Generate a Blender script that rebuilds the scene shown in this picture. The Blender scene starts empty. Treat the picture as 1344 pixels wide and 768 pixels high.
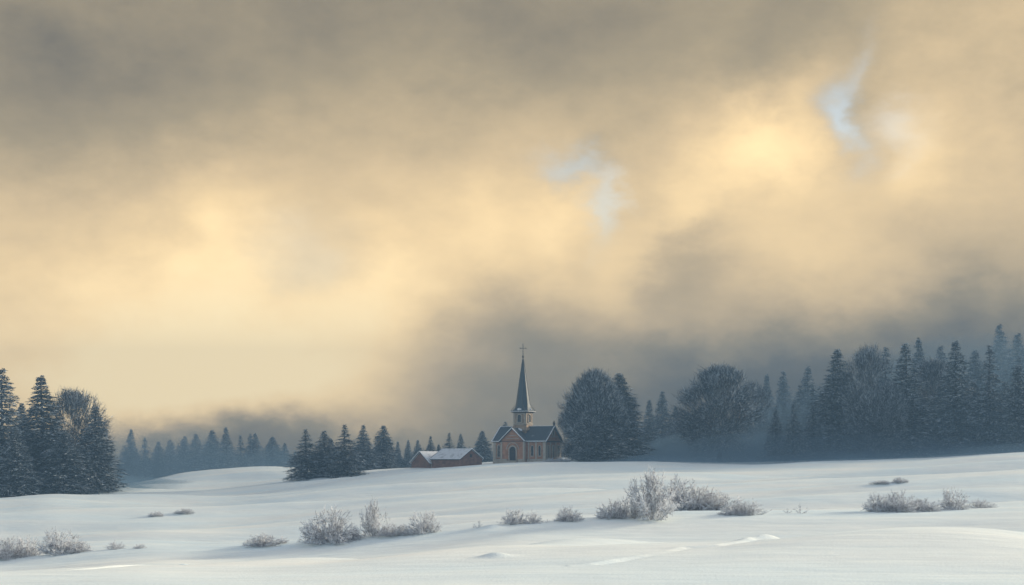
import bpy, math, random
import numpy as np
from mathutils import Vector, Matrix

random.seed(7)
RNG = np.random.default_rng(11)
S = bpy.context.scene
COL = S.collection
F = 1867.0            # focal length in units of the 1344 px wide picture
CX, HY = 672.0, 600.0 # straight ahead / eye level

def lin(r, g, b):
    def f(c):
        c /= 255.0
        return c / 12.92 if c <= 0.04045 else ((c + 0.055) / 1.055) ** 2.4
    return (f(r), f(g), f(b), 1.0)

# ------------------------------------------------------------------ terrain
XS = np.array([-500, 0, 60, 110, 170, 230, 300, 380, 450, 540, 640, 730, 850, 950, 1000, 1100, 1200, 1344, 1800], float)
SKY290 = np.array([636, 637, 634, 639, 641, 642, 640, 631, 623, 613.5, 606.5, 603, 602, 604, 604.5, 600, 596, 588.5, 580])
XC = np.array([-500, 0, 60, 120, 190, 260, 340, 430, 560, 680, 800, 860, 1000, 1140, 1240, 1344, 1800], float)
CREST = np.array([738, 733, 728, 722.5, 718.5, 719, 717, 711, 699, 688.5, 682.5, 680.5, 675, 671.5, 668, 662, 650])
XF = np.array([-500, 0, 110, 170, 200, 250, 300, 350, 400, 450, 540, 640, 730, 850, 1000, 1100, 1200, 1344, 1800], float)
Z380 = np.array([-8.5, -8.6, -8.3, -7.7, -6.4, -4.5, -3.3, -2.8, -3.4, -4.6, -4.6, -3.4, -2.8, -2.0, -2.2, -0.8, 0.4, 2.2, 4])
Z520 = np.array([-12, -12, -12, -12, -11, -10, -9, -8, -8, -8, -8, -7, -6, -4, -1, 2, 4, 7, 10])
Z1000 = np.array([-14, -14, -14, -14, -14, -13, -13, -13, -13, -13, -13, -12, -9, -6, 0, 5, 9, 14, 16])

_PX = np.arange(-500, 1801, 3.0)
_G = np.exp(-(np.arange(-24, 25) * 3.0 / 24.0) ** 2); _G /= _G.sum()
def smooth_table(xs, vs):
    v = np.interp(_PX, xs, vs); p = np.concatenate([np.full(24, v[0]), v, np.full(24, v[-1])])
    return np.convolve(p, _G, 'valid')
T_CREST = smooth_table(XC, CREST); T_SKY = smooth_table(XS, SKY290)
T380 = smooth_table(XF, Z380); T520 = smooth_table(XF, Z520); T1000 = smooth_table(XF, Z1000)
_K = []
_r = random.Random(5)
for lam, amp, n in ((46, .32, 6), (21, .17, 8), (9, .036, 8), (3.6, .010, 8), (1.3, .0028, 8)):
    for i in range(n):
        a = _r.gauss(math.pi / 2 + .25, .42)
        l = lam * _r.uniform(.7, 1.4)
        _K.append((math.cos(a) * .6 * 2 * math.pi / l, math.sin(a) * 2 * math.pi / l, _r.uniform(0, 6.28), amp * _r.uniform(.5, 1.0)))

def undul(x, y):
    z = np.zeros_like(x)
    for kx, ky, ph, a in _K:
        z = z + a * np.sin(kx * x + ky * y + ph)
    return z

def base_z(x, y):
    x = np.asarray(x, float); y = np.asarray(y, float)
    th = np.arctan2(x, y); r = np.hypot(x, y)
    lim = math.radians(24)
    at = np.abs(th)
    tc = np.where(at <= lim, at, lim * np.clip((math.pi - at) / (math.pi - lim), 0, 1) ** .6)
    px = CX + F * np.tan(np.sign(th) * tc)
    d = np.maximum(r * np.cos(np.sign(th) * np.minimum(at, lim)), 0.01)
    crest = np.interp(px, _PX, T_CREST)
    sky = np.interp(px, _PX, T_SKY)
    dc = 80.0
    zc = -(crest - HY) / F * dc
    # 0..80 m : from the viewer's feet down to the shrub crest
    t = np.clip((d - 12) / (dc - 12), 0, 1)
    z0 = -1.78 + (zc + 1.78) * (t ** 1.15)
    # 80..290 m : dip, then rise to the church hill
    t2 = np.clip((d - dc) / (290 - dc), 0, 1)
    row = crest + 1.0 + (sky - crest - 1.0) * np.clip(t2, 0, 1) ** .78
    z1 = -(row - HY) / F * d
    z290 = -(sky - HY) / F * 290
    z1 = z1 - .45 * np.exp(-((d - 98) / 12) ** 2)
    z380 = np.interp(px, _PX, T380); z520 = np.interp(px, _PX, T520); z1k = np.interp(px, _PX, T1000)
    def sm(a, b, v):
        q = np.clip((v - a) / (b - a), 0, 1); return q * q * (3 - 2 * q)
    z2 = z290 + (z380 - z290) * sm(290, 380, d) + (z520 - z380) * sm(380, 520, d) + (z1k - z520) * sm(520, 1000, d)
    w1 = sm(76, 90, d)
    w2 = sm(285, 296, d)
    z = (z0 * (1 - w1) + z1 * w1) * (1 - w2) + z2 * w2
    return z

BUMPS = []   # (x, y, sx, sy, rot, h)
PATHS = []   # (points, width, depth, lip)
def gz(x, y, fine=True):
    x = np.asarray(x, float); y = np.asarray(y, float)
    z = base_z(x, y)
    r = np.hypot(x, y)
    k = np.clip(r / 75, .28, 1.0) * (1 - .75 * np.exp(-((r - 80) / 17) ** 2)) * (1 - .4 * np.exp(-((r - 290) / 25) ** 2))
    z = z + undul(x, y) * k
    for bx, by, sx, sy, a, h in BUMPS:
        dx = x - bx; dy = y - by
        u = dx * math.cos(a) + dy * math.sin(a); v = -dx * math.sin(a) + dy * math.cos(a)
        z = z + h * np.exp(-(u / sx) ** 2 - (v / sy) ** 2)
    if fine:
        for pts, w, dep, lip in PATHS:
            best = np.full(x.shape, 1e9); sgn = np.zeros(x.shape)
            for (x0, y0), (x1, y1) in zip(pts[:-1], pts[1:]):
                ex, ey = x1 - x0, y1 - y0; L2 = ex * ex + ey * ey
                t = np.clip(((x - x0) * ex + (y - y0) * ey) / L2, 0, 1)
                qx = x - (x0 + t * ex); qy = y - (y0 + t * ey)
                dd = np.hypot(qx, qy); s = (ex * qy - ey * qx) / math.sqrt(L2)
                m = dd < best; best = np.where(m, dd, best); sgn = np.where(m, s, sgn)
            on = best < 4
            mod = .55 + .45 * np.sin(x * 2.9 + 1) * np.sin(x * .83 + y * .4)
            z = z + np.where(on, -dep * mod * np.exp(-(best / w) ** 2) + lip * mod * np.exp(-((sgn - w * 1.7) / (w * .9)) ** 2) * (best < w * 6), 0)
    return z

def hit(px, row, dmin=14.0, dmax=700.0, smooth=False):
    d = dmin
    u = (px - CX) / F; v = (HY - row) / F
    ds = np.exp(np.linspace(math.log(dmin), math.log(dmax), 1500))
    zz = base_z(u * ds, ds) if smooth else gz(u * ds, ds, False)
    idx = np.nonzero(zz >= v * ds)[0]
    d = ds[idx[0]] if len(idx) else 80.0
    return u * d, d

def bump(px, row, sx, sy, h, a=0.0):
    x, y = hit(px, row, smooth=True); BUMPS.append((x, y, sx, sy, a, h))
def path(pix, w, dep, lip):
    PATHS.append(([hit(*p, smooth=True) for p in pix], w, dep, lip))

# broad drifts first, then the small lumps and the furrows on them
bump(745, 730, 3.6, 2.6, .22)
bump(560, 748, 3.2, 2.4, -.14)
bump(705, 740, 5.5, 1.6, .30, 1.15)
bump(850, 752, 4.0, 2.0, .14, 1.0)
bump(170, 750, 5.5, 1.8, .14, 1.2)
bump(290, 752, 4.5, 1.6, .11, 1.1)
bump(1130, 745, 5.0, 1.4, .20, 1.0)
bump(1290, 735, 6.0, 1.6, .24, 1.1)
bump(430, 757, 4.0, 1.3, .16, 1.2)
bump(1010, 712, 9.0, 2.6, .22, 1.2)
bump(560, 716, 9.0, 2.6, .22, 1.2)
bump(200, 728, 4.0, 4, .2)
bump(60, 748, 3.0, 3, -.14)
bump(330, 760, 2.6, 1.6, .08, .3)
bump(1230, 745, 3.5, 2.5, .10, .4)
bump(960, 728, 4.0, 3.0, -.12)
bump(400, 674, 22, 9, 1.0, .9)
bump(1290, 640, 22, 20, .6, .3)
bump(700, 650, 22, 18, .45, 0.2)
bump(120, 668, 18, 14, .5, 0)
bump(960, 648, 28, 9, .7, 0.6)
path([(110, 771), (243, 756), (330, 748), (390, 741), (450, 742), (570, 741)], .11, .04, .018)
path([(790, 773), (850, 766), (905, 757), (950, 755), (995, 747), (1030, 745), (1060, 736), (1110, 729), (1150, 719), (1200, 716), (1240, 707), (1275, 706), (1300, 697), (1352, 688)], .11, .045, .022)
path([(300, 740), (420, 738)], .12, .03, .04)
path([(1270, 705), (1352, 694)], .12, .04, .04)
for px, row, s, h in ((243, 755, .28, .12), (1000, 745, .3, .13), (985, 747, .3, .07), (395, 739, .28, .09), (420, 738, .3, .08), (300, 733, .3, .07),
                      (1005, 699, .5, .2), (1020, 699, .5, .08), (645, 701, .45, .16), (638, 702, .7, .07), (650, 766, .25, .1), (1340, 706, .3, .08)):
    bump(px, row, s * 1.0, s * .8, h * .75)

def mesh_from(name, verts, faces, mat, smooth=False):
    me = bpy.data.meshes.new(name)
    me.from_pydata(verts, [], faces)
    if mat: me.materials.append(mat)
    if smooth:
        me.polygons.foreach_set('use_smooth', [True] * len(me.polygons))
    me.update()
    return me

def link(name, me, parent=None):
    o = bpy.data.objects.new(name, me); COL.objects.link(o)
    if parent: o.parent = parent
    return o

# ------------------------------------------------------------------ materials
def new_mat(name):
    m = bpy.data.materials.new(name); m.use_nodes = True
    nt = m.node_tree; b = nt.nodes['Principled BSDF']
    return m, nt, b
def N(nt, t, **kw):
    n = nt.nodes.new(t)
    for k, v in kw.items():
        if hasattr(n, k): setattr(n, k, v)
    return n
def ramp(nt, stops, fac, interp='LINEAR'):
    n = nt.nodes.new('ShaderNodeValToRGB'); cr = n.color_ramp; cr.interpolation = interp
    while len(cr.elements) < len(stops): cr.elements.new(.5)
    for e, (p, c) in zip(cr.elements, stops): e.position = p; e.color = c
    nt.links.new(fac, n.inputs[0]); return n.outputs[0]
def noise(nt, scale, detail=3, vec=None, rough=.55, obj=True):
    n = nt.nodes.new('ShaderNodeTexNoise'); n.inputs['Scale'].default_value = scale
    n.inputs['Detail'].default_value = detail; n.inputs['Roughness'].default_value = rough
    if vec is None:
        tc = nt.nodes.new('ShaderNodeTexCoord'); vec = tc.outputs['Object']
    nt.links.new(vec, n.inputs['Vector']); return n.outputs['Fac']

def snow_material():
    m, nt, b = new_mat('snow')
    tc = N(nt, 'ShaderNodeTexCoord')
    mp = N(nt, 'ShaderNodeMapping'); mp.inputs['Scale'].default_value = (.35, 1, 1); mp.inputs['Rotation'].default_value = (0, 0, .15)
    nt.links.new(tc.outputs['Object'], mp.inputs['Vector'])
    f = noise(nt, .16, 4, mp.outputs[0])
    c = ramp(nt, [(.32, (.76, .89, .91, 1)), (.68, (.93, .96, .90, 1))], f)  # cool and cream patches, as of shade and sun, put into the snow colour
    nt.links.new(c, b.inputs['Base Color'])
    b.inputs['Roughness'].default_value = .65
    b.inputs['Specular IOR Level'].default_value = .25
    n1 = noise(nt, 1.6, 5, mp.outputs[0]); n2 = noise(nt, 22, 3); n3 = noise(nt, .45, 3, mp.outputs[0])
    bp = N(nt, 'ShaderNodeBump'); bp.inputs['Strength'].default_value = .45; bp.inputs['Distance'].default_value = .10
    nt.links.new(n1, bp.inputs['Height'])
    b2 = N(nt, 'ShaderNodeBump'); b2.inputs['Strength'].default_value = .6; b2.inputs['Distance'].default_value = .012
    nt.links.new(n2, b2.inputs['Height']); nt.links.new(bp.outputs[0], b2.inputs['Normal'])
    b3 = N(nt, 'ShaderNodeBump'); b3.inputs['Strength'].default_value = .5; b3.inputs['Distance'].default_value = .25
    nt.links.new(n3, b3.inputs['Height']); nt.links.new(b2.outputs[0], b3.inputs['Normal'])
    nt.links.new(b3.outputs[0], b.inputs['Normal'])
    return m

def frost_material(name, dark, mid, frost, amount, scale=1.5):
    """needles or twigs carrying rime: every sprig has its own cover of frost, thicker in some clumps"""
    m, nt, b = new_mat(name)
    g = N(nt, 'ShaderNodeNewGeometry')
    cl = noise(nt, scale, 4, rough=.6)
    ad = N(nt, 'ShaderNodeMath', operation='MULTIPLY'); nt.links.new(cl, ad.inputs[0]); ad.inputs[1].default_value = .8
    half = N(nt, 'ShaderNodeMath', operation='MULTIPLY_ADD'); nt.links.new(g.outputs['Random Per Island'], half.inputs[0]); half.inputs[1].default_value = .5
    nt.links.new(ad.outputs[0], half.inputs[2])
    c = ramp(nt, [(0, dark), (.60 - amount, dark), (.74 - amount, mid), (.90 - amount, frost)], half.outputs[0])
    nt.links.new(c, b.inputs['Base Color']); b.inputs['Roughness'].default_value = .8
    b.inputs['Specular IOR Level'].default_value = .15
    return m

def plain(name, c1, c2, scale, rough=.8, bumpd=0.0, spec=.3):
    m, nt, b = new_mat(name)
    f = noise(nt, scale, 5)
    nt.links.new(ramp(nt, [(.3, c1), (.7, c2)], f), b.inputs['Base Color'])
    b.inputs['Roughness'].default_value = rough; b.inputs['Specular IOR Level'].default_value = spec
    if bumpd:
        bp = N(nt, 'ShaderNodeBump'); bp.inputs['Distance'].default_value = bumpd; nt.links.new(f, bp.inputs['Height'])
        nt.links.new(bp.outputs[0], b.inputs['Normal'])
    return m

def brick_material(name, c1, c2, mortar, stain):
    m, nt, b = new_mat(name)
    tc = N(nt, 'ShaderNodeTexCoord'); g = N(nt, 'ShaderNodeNewGeometry')
    sp = N(nt, 'ShaderNodeSeparateXYZ'); nt.links.new(tc.outputs['Object'], sp.inputs[0])
    ad = N(nt, 'ShaderNodeMath', operation='ADD'); nt.links.new(sp.outputs[0], ad.inputs[0]); nt.links.new(sp.outputs[1], ad.inputs[1])
    cb = N(nt, 'ShaderNodeCombineXYZ'); nt.links.new(ad.outputs[0], cb.inputs[0]); nt.links.new(sp.outputs[2], cb.inputs[1])
    br = N(nt, 'ShaderNodeTexBrick'); nt.links.new(cb.outputs[0], br.inputs['Vector'])
    br.inputs['Color1'].default_value = c1; br.inputs['Color2'].default_value = c2; br.inputs['Mortar'].default_value = mortar
    br.inputs['Scale'].default_value = 1.0; br.inputs['Brick Width'].default_value = .55; br.inputs['Row Height'].default_value = .22
    br.inputs['Mortar Size'].default_value = .02
    f = noise(nt, 1.3, 6)
    st = ramp(nt, [(.32, stain), (.62, (1, 1, 1, 1))], f)
    mx = N(nt, 'ShaderNodeMix', data_type='RGBA', blend_type='MULTIPLY'); mx.inputs[0].default_value = .85
    nt.links.new(br.outputs['Color'], mx.inputs[6]); nt.links.new(st, mx.inputs[7])
    f2 = noise(nt, 5, 4)
    w = ramp(nt, [(.6, (0, 0, 0, 1)), (.75, (1, 1, 1, 1))], f2)
    mul = N(nt, 'ShaderNodeMath', operation='MULTIPLY'); nt.links.new(w, mul.inputs[0]); mul.inputs[1].default_value = .35
    m2 = N(nt, 'ShaderNodeMix', data_type='RGBA'); nt.links.new(mul.outputs[0], m2.inputs[0])
    nt.links.new(mx.outputs[2], m2.inputs[6]); m2.inputs[7].default_value = (.5, .5, .52, 1)
    nt.links.new(m2.outputs[2], b.inputs['Base Color'])
    b.inputs['Roughness'].default_value = .9
    return m

def roof_material(name, slate1, slate2, cover):
    m, nt, b = new_mat(name)
    tc = N(nt, 'ShaderNodeTexCoord')
    sp = N(nt, 'ShaderNodeSeparateXYZ'); nt.links.new(tc.outputs['Object'], sp.inputs[0])
    wv = N(nt, 'ShaderNodeTexWave', wave_type='BANDS', bands_direction='Z'); wv.inputs['Scale'].default_value = 1.4
    wv.inputs['Distortion'].default_value = .6; wv.inputs['Detail'].default_value = 2
    nt.links.new(tc.outputs['Object'], wv.inputs['Vector'])
    base = ramp(nt, [(.0, slate1), (1, slate2)], wv.outputs['Fac'])
    f = noise(nt, 1.1, 6, rough=.7)
    k = ramp(nt, [(.62 - cover * .5, (0, 0, 0, 1)), (.85 - cover * .5, (1, 1, 1, 1))], f)
    mx = N(nt, 'ShaderNodeMix', data_type='RGBA'); nt.links.new(k, mx.inputs[0]); nt.links.new(base, mx.inputs[6])
    mx.inputs[7].default_value = (.72, .75, .78, 1)
    nt.links.new(mx.outputs[2], b.inputs['Base Color']); b.inputs['Roughness'].default_value = .6
    return m

M_SNOW = snow_material()
M_SPRUCE = frost_material('spruce_needles_with_rime', (.008, .018, .024, 1), (.03, .05, .062, 1), (.55, .62, .68, 1), .08)
M_TWIG = frost_material('crown_twigs_with_rime', (.014, .024, .034, 1), (.045, .065, .08, 1), (.55, .61, .67, 1), .07)
M_FAR = frost_material('far_wood', (.01, .02, .028, 1), (.03, .05, .06, 1), (.2, .25, .28, 1), 0)
M_BUSH = frost_material('bush_twigs_with_rime', (.10, .095, .11, 1), (.30, .30, .34, 1), (.90, .93, .96, 1), .24, 7)
M_BARK = plain('bark', (.012, .014, .016, 1), (.05, .05, .055, 1), 3, .9, .02)
M_BRICK = brick_material('church_brick', (.56, .235, .11, 1), (.40, .165, .08, 1), (.42, .33, .25, 1), (.55, .52, .52, 1))
M_TOWER = brick_material('tower_stone', (.40, .28, .175, 1), (.30, .21, .135, 1), (.40, .34, .27, 1), (.55, .53, .55, 1))
M_TRIM = plain('pale_stone_trim', (.34, .29, .23, 1), (.5, .45, .38, 1), 3, .85, .01)
M_DARKTRIM = plain('dark_cornice', (.05, .045, .04, 1), (.12, .10, .085, 1), 3, .8)
M_SLATE = roof_material('slate_with_frost', (.028, .05, .068, 1), (.055, .085, .105, 1), -.02)
M_SPIRE = roof_material('spire_slate', (.022, .042, .058, 1), (.05, .08, .098, 1), -.3)
M_BARNROOF = roof_material('barn_roof_snow', (.16, .19, .2, 1), (.30, .33, .34, 1), .72)
M_BARN = brick_material('barn_brick', (.28, .135, .09, 1), (.20, .10, .07, 1), (.25, .15, .12, 1), (.5, .5, .55, 1))
M_GLASS = plain('dark_glass', (.012, .018, .026, 1), (.03, .04, .05, 1), 2, .25, 0, .5)
M_WOOD = plain('dark_door_wood', (.018, .02, .026, 1), (.045, .045, .05, 1), 6, .7, .01)
M_METAL = plain('weathered_metal', (.09, .085, .07, 1), (.16, .15, .12, 1), 5, .5)
M_CAP = plain('settled_snow', (.74, .77, .8, 1), (.84, .85, .86, 1), 2, .7, .02)

# ------------------------------------------------------------------ ground
def build_ground():
    ang = []
    a = -math.pi
    while a < math.pi - 1e-6:
        ang.append(a)
        aa = abs(a)
        a += math.radians(.085) if aa < math.radians(22) else (math.radians(.6) if aa < math.radians(40) else math.radians(3))
    ang = np.array(ang)
    rad = [3.0]
    while rad[-1] < 630:
        r = rad[-1]
        rad.append(r * (1.02 if r < 14 else 1.003 if r < 60 else 1.0055 if r < 105 else 1.009 if r < 330 else 1.03))
    rad = np.array(rad)
    A, R = np.meshgrid(ang, rad)
    X = R * np.sin(A); Y = R * np.cos(A)
    Z = gz(X, Y)
    na, nr = len(ang), len(rad)
    co = np.stack([X, Y, Z], -1).reshape(-1, 3)
    co = np.vstack([co, [[0, 0, -1.8]]])
    i = np.arange(nr - 1)[:, None] * na; j = np.arange(na)[None, :]; j2 = (j + 1) % na
    q = np.stack([i + j, i + na + j, i + na + j2, i + j2], -1).reshape(-1, 4)
    cen = len(co) - 1
    tri = np.stack([np.full(na, cen), np.arange(na), (np.arange(na) + 1) % na], -1)
    me = bpy.data.meshes.new('snow_ground')
    nq, nt_ = len(q), len(tri)
    me.vertices.add(len(co)); me.vertices.foreach_set('co', co.ravel())
    me.loops.add(nq * 4 + nt_ * 3)
    me.loops.foreach_set('vertex_index', np.concatenate([q[:, ::-1].ravel(), tri.ravel()]).astype(np.int32))
    me.polygons.add(nq + nt_)
    ls = np.concatenate([np.arange(nq) * 4, nq * 4 + np.arange(nt_) * 3]).astype(np.int32)
    me.polygons.foreach_set('loop_start', ls)
    me.polygons.foreach_set('use_smooth', np.ones(nq + nt_, bool))
    me.materials.append(M_SNOW); me.update(calc_edges=True); me.validate()
    o = link('snow_ground', me); o['kind'] = 'structure'
    print('ground verts', len(co))
build_ground()

# ------------------------------------------------------------------ plant geometry
class Geo:
    def __init__(s): s.v = []; s.f = []; s.n = 0
    def add(s, v, f):
        s.v.append(v); s.f.append(f + s.n); s.n += len(v)
    def blades(s, B, D, w, rng):
        n = len(B)
        r = rng.normal(size=(n, 3)); p = np.cross(D, r); p /= np.linalg.norm(p, axis=1)[:, None] + 1e-9
        p = p * (np.asarray(w).reshape(-1, 1) * .5)
        v = np.stack([B - p, B + p, B + D], 1).reshape(-1, 3)
        s.add(v, np.arange(3 * n).reshape(-1, 3))
    def prisms(s, P0, P1, r0, r1):
        n = len(P0); D = P1 - P0
        L = np.linalg.norm(D, axis=1)[:, None] + 1e-9; D = D / L
        ref = np.where(np.abs(D[:, 2:3]) > .9, np.array([[1., 0, 0]]), np.array([[0, 0, 1.]]))
        a = np.cross(D, ref); a /= np.linalg.norm(a, axis=1)[:, None]; b = np.cross(D, a)
        r0 = np.broadcast_to(np.asarray(r0, float).reshape(-1, 1), (n, 1)); r1 = np.broadcast_to(np.asarray(r1, float).reshape(-1, 1), (n, 1))
        vs = []
        for P, r in ((P0, r0), (P1, r1)):
            for k in range(3):
                c, q = math.cos(k * 2.0944), math.sin(k * 2.0944)
                vs.append(P + (a * c + b * q) * r)
        v = np.stack(vs, 1).reshape(-1, 3)
        base = np.arange(n)[:, None] * 6
        fs = []
        for k in range(3):
            k2 = (k + 1) % 3
            fs.append(np.concatenate([base + k, base + k2, base + 3 + k2], 1)); fs.append(np.concatenate([base + k, base + 3 + k2, base + 3 + k], 1))
        s.add(v, np.concatenate(fs))
    def arrays(s):
        return np.concatenate(s.v), np.concatenate(s.f)
    def mesh(s, name, mat):
        V, T = s.arrays()
        return tri_mesh(name, V, T, mat)

def tri_mesh(name, V, T, mat):
    me = bpy.data.meshes.new(name)
    me.vertices.add(len(V)); me.vertices.foreach_set('co', V.astype(np.float32).ravel())
    me.loops.add(len(T) * 3); me.loops.foreach_set('vertex_index', T.astype(np.int32).ravel())
    me.polygons.add(len(T)); me.polygons.foreach_set('loop_start', (np.arange(len(T)) * 3).astype(np.int32))
    me.materials.append(mat); me.update(calc_edges=True)
    return me

def unit(v): return v / (np.linalg.norm(v, axis=1)[:, None] + 1e-9)

def spruce_geo(seed, nb=520, ns=26, skirt=.03, taper=.85, bw=.13, rough=.25, tips=1):
    """unit tree: height 20, radius 4"""
    rng = np.random.default_rng(seed)
    g = Geo(); H = 20.; R = 4.
    t = np.sort(rng.random(nb) ** 1.1) * (.985 - skirt) + skirt
    whorl = np.round(t * 26) / 26
    t = .22 * whorl + .78 * t
    az = rng.random(nb) * 6.283
    side = 1 + .18 * np.sin(az * 2 + seed + t * 3) + .15 * np.sin(az * 3 + t * 13 + seed * 2) + .10 * np.sin(az * 5 + t * 31 + seed)
    L = R * (1 - t) ** taper * (1 - rough + rough * 1.4 * rng.random(nb)) * side + .12
    up = .30 * (t - .45) + rng.normal(size=nb) * .07
    B = np.stack([np.zeros(nb), np.zeros(nb), t * H], 1)
    D = np.stack([np.cos(az), np.sin(az), up], 1)
    g.blades(B, D * L[:, None], .16, rng)
    # sprigs hanging along each limb
    idx = np.repeat(np.arange(nb), ns)
    k = np.clip(rng.random(len(idx)) ** .65, .05, 1)
    keep = rng.random(len(idx)) < np.clip(L[idx] / 2.2, .3, 1)
    idx = idx[keep]; k = k[keep]
    m = len(idx)
    P = B[idx] + D[idx] * (L[idx] * k)[:, None]
    P[:, 2] += -.34 * L[idx] * k * k + .12 * L[idx] * k ** 4
    lat = np.stack([-D[idx, 1], D[idx, 0], np.zeros(m)], 1) * rng.choice([-1, 1], m)[:, None]
    d = unit(D[idx] * .9 + lat * rng.uniform(.2, 1.1, m)[:, None] + np.stack([np.zeros(m), np.zeros(m), rng.uniform(-.75, .22, m)], 1) + rng.normal(size=(m, 3)) * .12)
    ln = rng.uniform(.35, .95, m) * np.clip(L[idx] / 2.5, .35, 1.1)
    P += rng.normal(size=(m, 3)) * .05
    g.blades(P, d * ln[:, None], rng.uniform(.6, 1.3, m) * bw, rng)
    g.blades(np.array([[0, 0, H * .955]] * 4), np.array([[.02, 0, H * .045], [0, .03, H * .04], [-.05, 0, H * .03], [0, -.05, H * .03]]), .12, rng)
    return g

def broad_geo(seed, low=.1, lobes=7, n=900, ns=15, top=.5, bw=.10, shape=1.0):
    """unit tree: height 20, radius 7, dome-like crown of fine rimed twigs; returns crown Geo, wood Geo"""
    rng = np.random.default_rng(seed)
    g = Geo(); w = Geo(); H = 20.; R = 7.
    fork = np.array([0, 0, H * max(.12, low)])
    # limbs grow from the trunk in repeated forks
    segs = []
    tips = []
    def grow(p, d, L, r, lv):
        q = p + d * L
        segs.append((p, q, r, r * .68)); 
        if lv == 0: tips.append((q, d)); return
        for i in range(2 if lv > 3 else 3):
            nd = d + rng.normal(size=3) * (.36 + .05 * (5 - lv)); nd[2] += .09
            nd /= np.linalg.norm(nd)
            grow(q, nd, L * rng.uniform(.62, .86), r * .66, lv - 1)
    for i in range(lobes):
        a = i / lobes * 6.283 + rng.random() * .5
        el = rng.uniform(.25, 1.25)
        d = np.array([math.cos(a) * math.cos(el), math.sin(a) * math.cos(el), math.sin(el)])
        grow(fork + np.array([0, 0, rng.uniform(-.4, 2.5)]), d, rng.uniform(3.2, 4.4), .20, 3)
    P0 = np.array([s[0] for s in segs]); P1 = np.array([s[1] for s in segs])
    # envelope
    def env(az, t):   # radius at height fraction t
        c0 = .50 * shape; q = np.where(t > c0, (t - c0) / (1 - c0), (c0 - t) / (c0 * 1.12))
        base = np.sqrt(np.clip(1 - np.abs(q) ** 2.1, 0, 1))
        return R * base * (1 + .13 * np.sin(az * 3 + seed + t * 5) + .11 * np.sin(az * 5 + t * 13 + seed * 3) + .07 * np.sin(az * 9 + t * 27))
    c = n
    t = low + (1 - low) * rng.beta(1.15, 1.25, c); az = rng.random(c) * 6.283
    rr = env(az, t) * rng.random(c) ** .38
    C = np.stack([np.cos(az) * rr, np.sin(az) * rr, t * H * .97], 1)
    f = sum(np.sin(C @ (rng.normal(size=3) * kk) + rng.random() * 6) for kk in (.28, .35, .45, .6, .8, .8))
    keep = (f > -1.7 * rng.random(c)) | (rr < 2.5)
    C = C[keep]; c = len(C)
    out = unit(C - np.array([0, 0, H * .32]))
    # fine limbs feeding each spray, from the nearest heavier limb
    q = C - out * rng.uniform(1.2, 2.6, c)[:, None]
    w.prisms(q, C, .045, .02)
    idx = np.repeat(np.arange(c), ns); m = len(idx)
    d = unit(out[idx] + rng.normal(size=(m, 3)) * .62 + np.array([0, 0, .15]))
    ln = rng.uniform(.5, 1.7, m)
    P = C[idx] - out[idx] * rng.uniform(0, 1.3, m)[:, None] + rng.normal(size=(m, 3)) * .28
    g.blades(P, d * ln[:, None], rng.uniform(.45, 1.0, m) * bw, rng)
    ok = np.hypot(P1[:, 0], P1[:, 1]) < env(np.arctan2(P1[:, 1], P1[:, 0]), P1[:, 2] / H) * .97
    ok &= (P1[:, 2] < H * .95)
    P0, P1 = P0[ok], P1[ok]; r0 = np.array([s[2] for s in segs])[ok]; r1 = np.array([s[3] for s in segs])[ok]
    w.prisms(P0, P1, r0, r1)
    return g, w

def trunk_geo(H, r, top=.95, sides=7, lean=.0, seed=0):
    rng = np.random.default_rng(seed)
    g = Geo(); rings = 9; V = []; T = []
    for i in range(rings):
        k = i / (rings - 1); z = -.8 + k * (H * top + .8)
        rad = r * (1 - k) ** .8 + .03 + (.35 * r if i == 0 else .1 * r if i == 1 else 0)
        ox, oy = rng.normal(size=2) * .06 * (i > 0)
        for j in range(sides):
            a = j / sides * 6.283
            V.append((ox + math.cos(a) * rad, oy + math.sin(a) * rad, z))
    for i in range(rings - 1):
        for j in range(sides):
            a = i * sides + j; b = i * sides + (j + 1) % sides; c = a + sides; d = b + sides
            T += [(a, b, d), (a, d, c)]
    g.add(np.array(V), np.array(T)); return g

SPR = []
for k, (sd, nb, ns, sk, tp, rg) in enumerate([(1, 950, 30, .02, .86, .26), (2, 950, 28, .02, 1.0, .24), (3, 900, 30, .04, .9, .36), (4, 1000, 30, .01, .8, .30), (5, 620, 34, .05, .95, .42), (6, 760, 32, .03, .75, .46)]):
    SPR.append((spruce_geo(sd, nb, ns, sk, tp, rough=rg).mesh('spruce_crown', M_SPRUCE), trunk_geo(20, .26, seed=sd).mesh('spruce_trunk', M_BARK)))
BRD = []
for k, (sd, low, n, shp) in enumerate([(21, .12, 3000, 1.05), (22, .03, 3300, .80), (23, .12, 2400, 1.0), (24, .03, 2800, .75), (25, .14, 1300, 1.05)]):
    g, w = broad_geo(sd, low, 7, n, 17, shape=shp)
    tg = trunk_geo(20, .42, .55, seed=sd)
    BRD.append((g.mesh('broadleaf_crown', M_TWIG), w.mesh('broadleaf_limbs', M_BARK), tg.mesh('broadleaf_trunk', M_BARK)))

def ground_at(x, y): return float(gz(np.array([x]), np.array([y]))[0])

def set_tags(o, label, cat, group=None):
    o['label'] = label; o['category'] = cat
    if group: o['group'] = group

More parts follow.
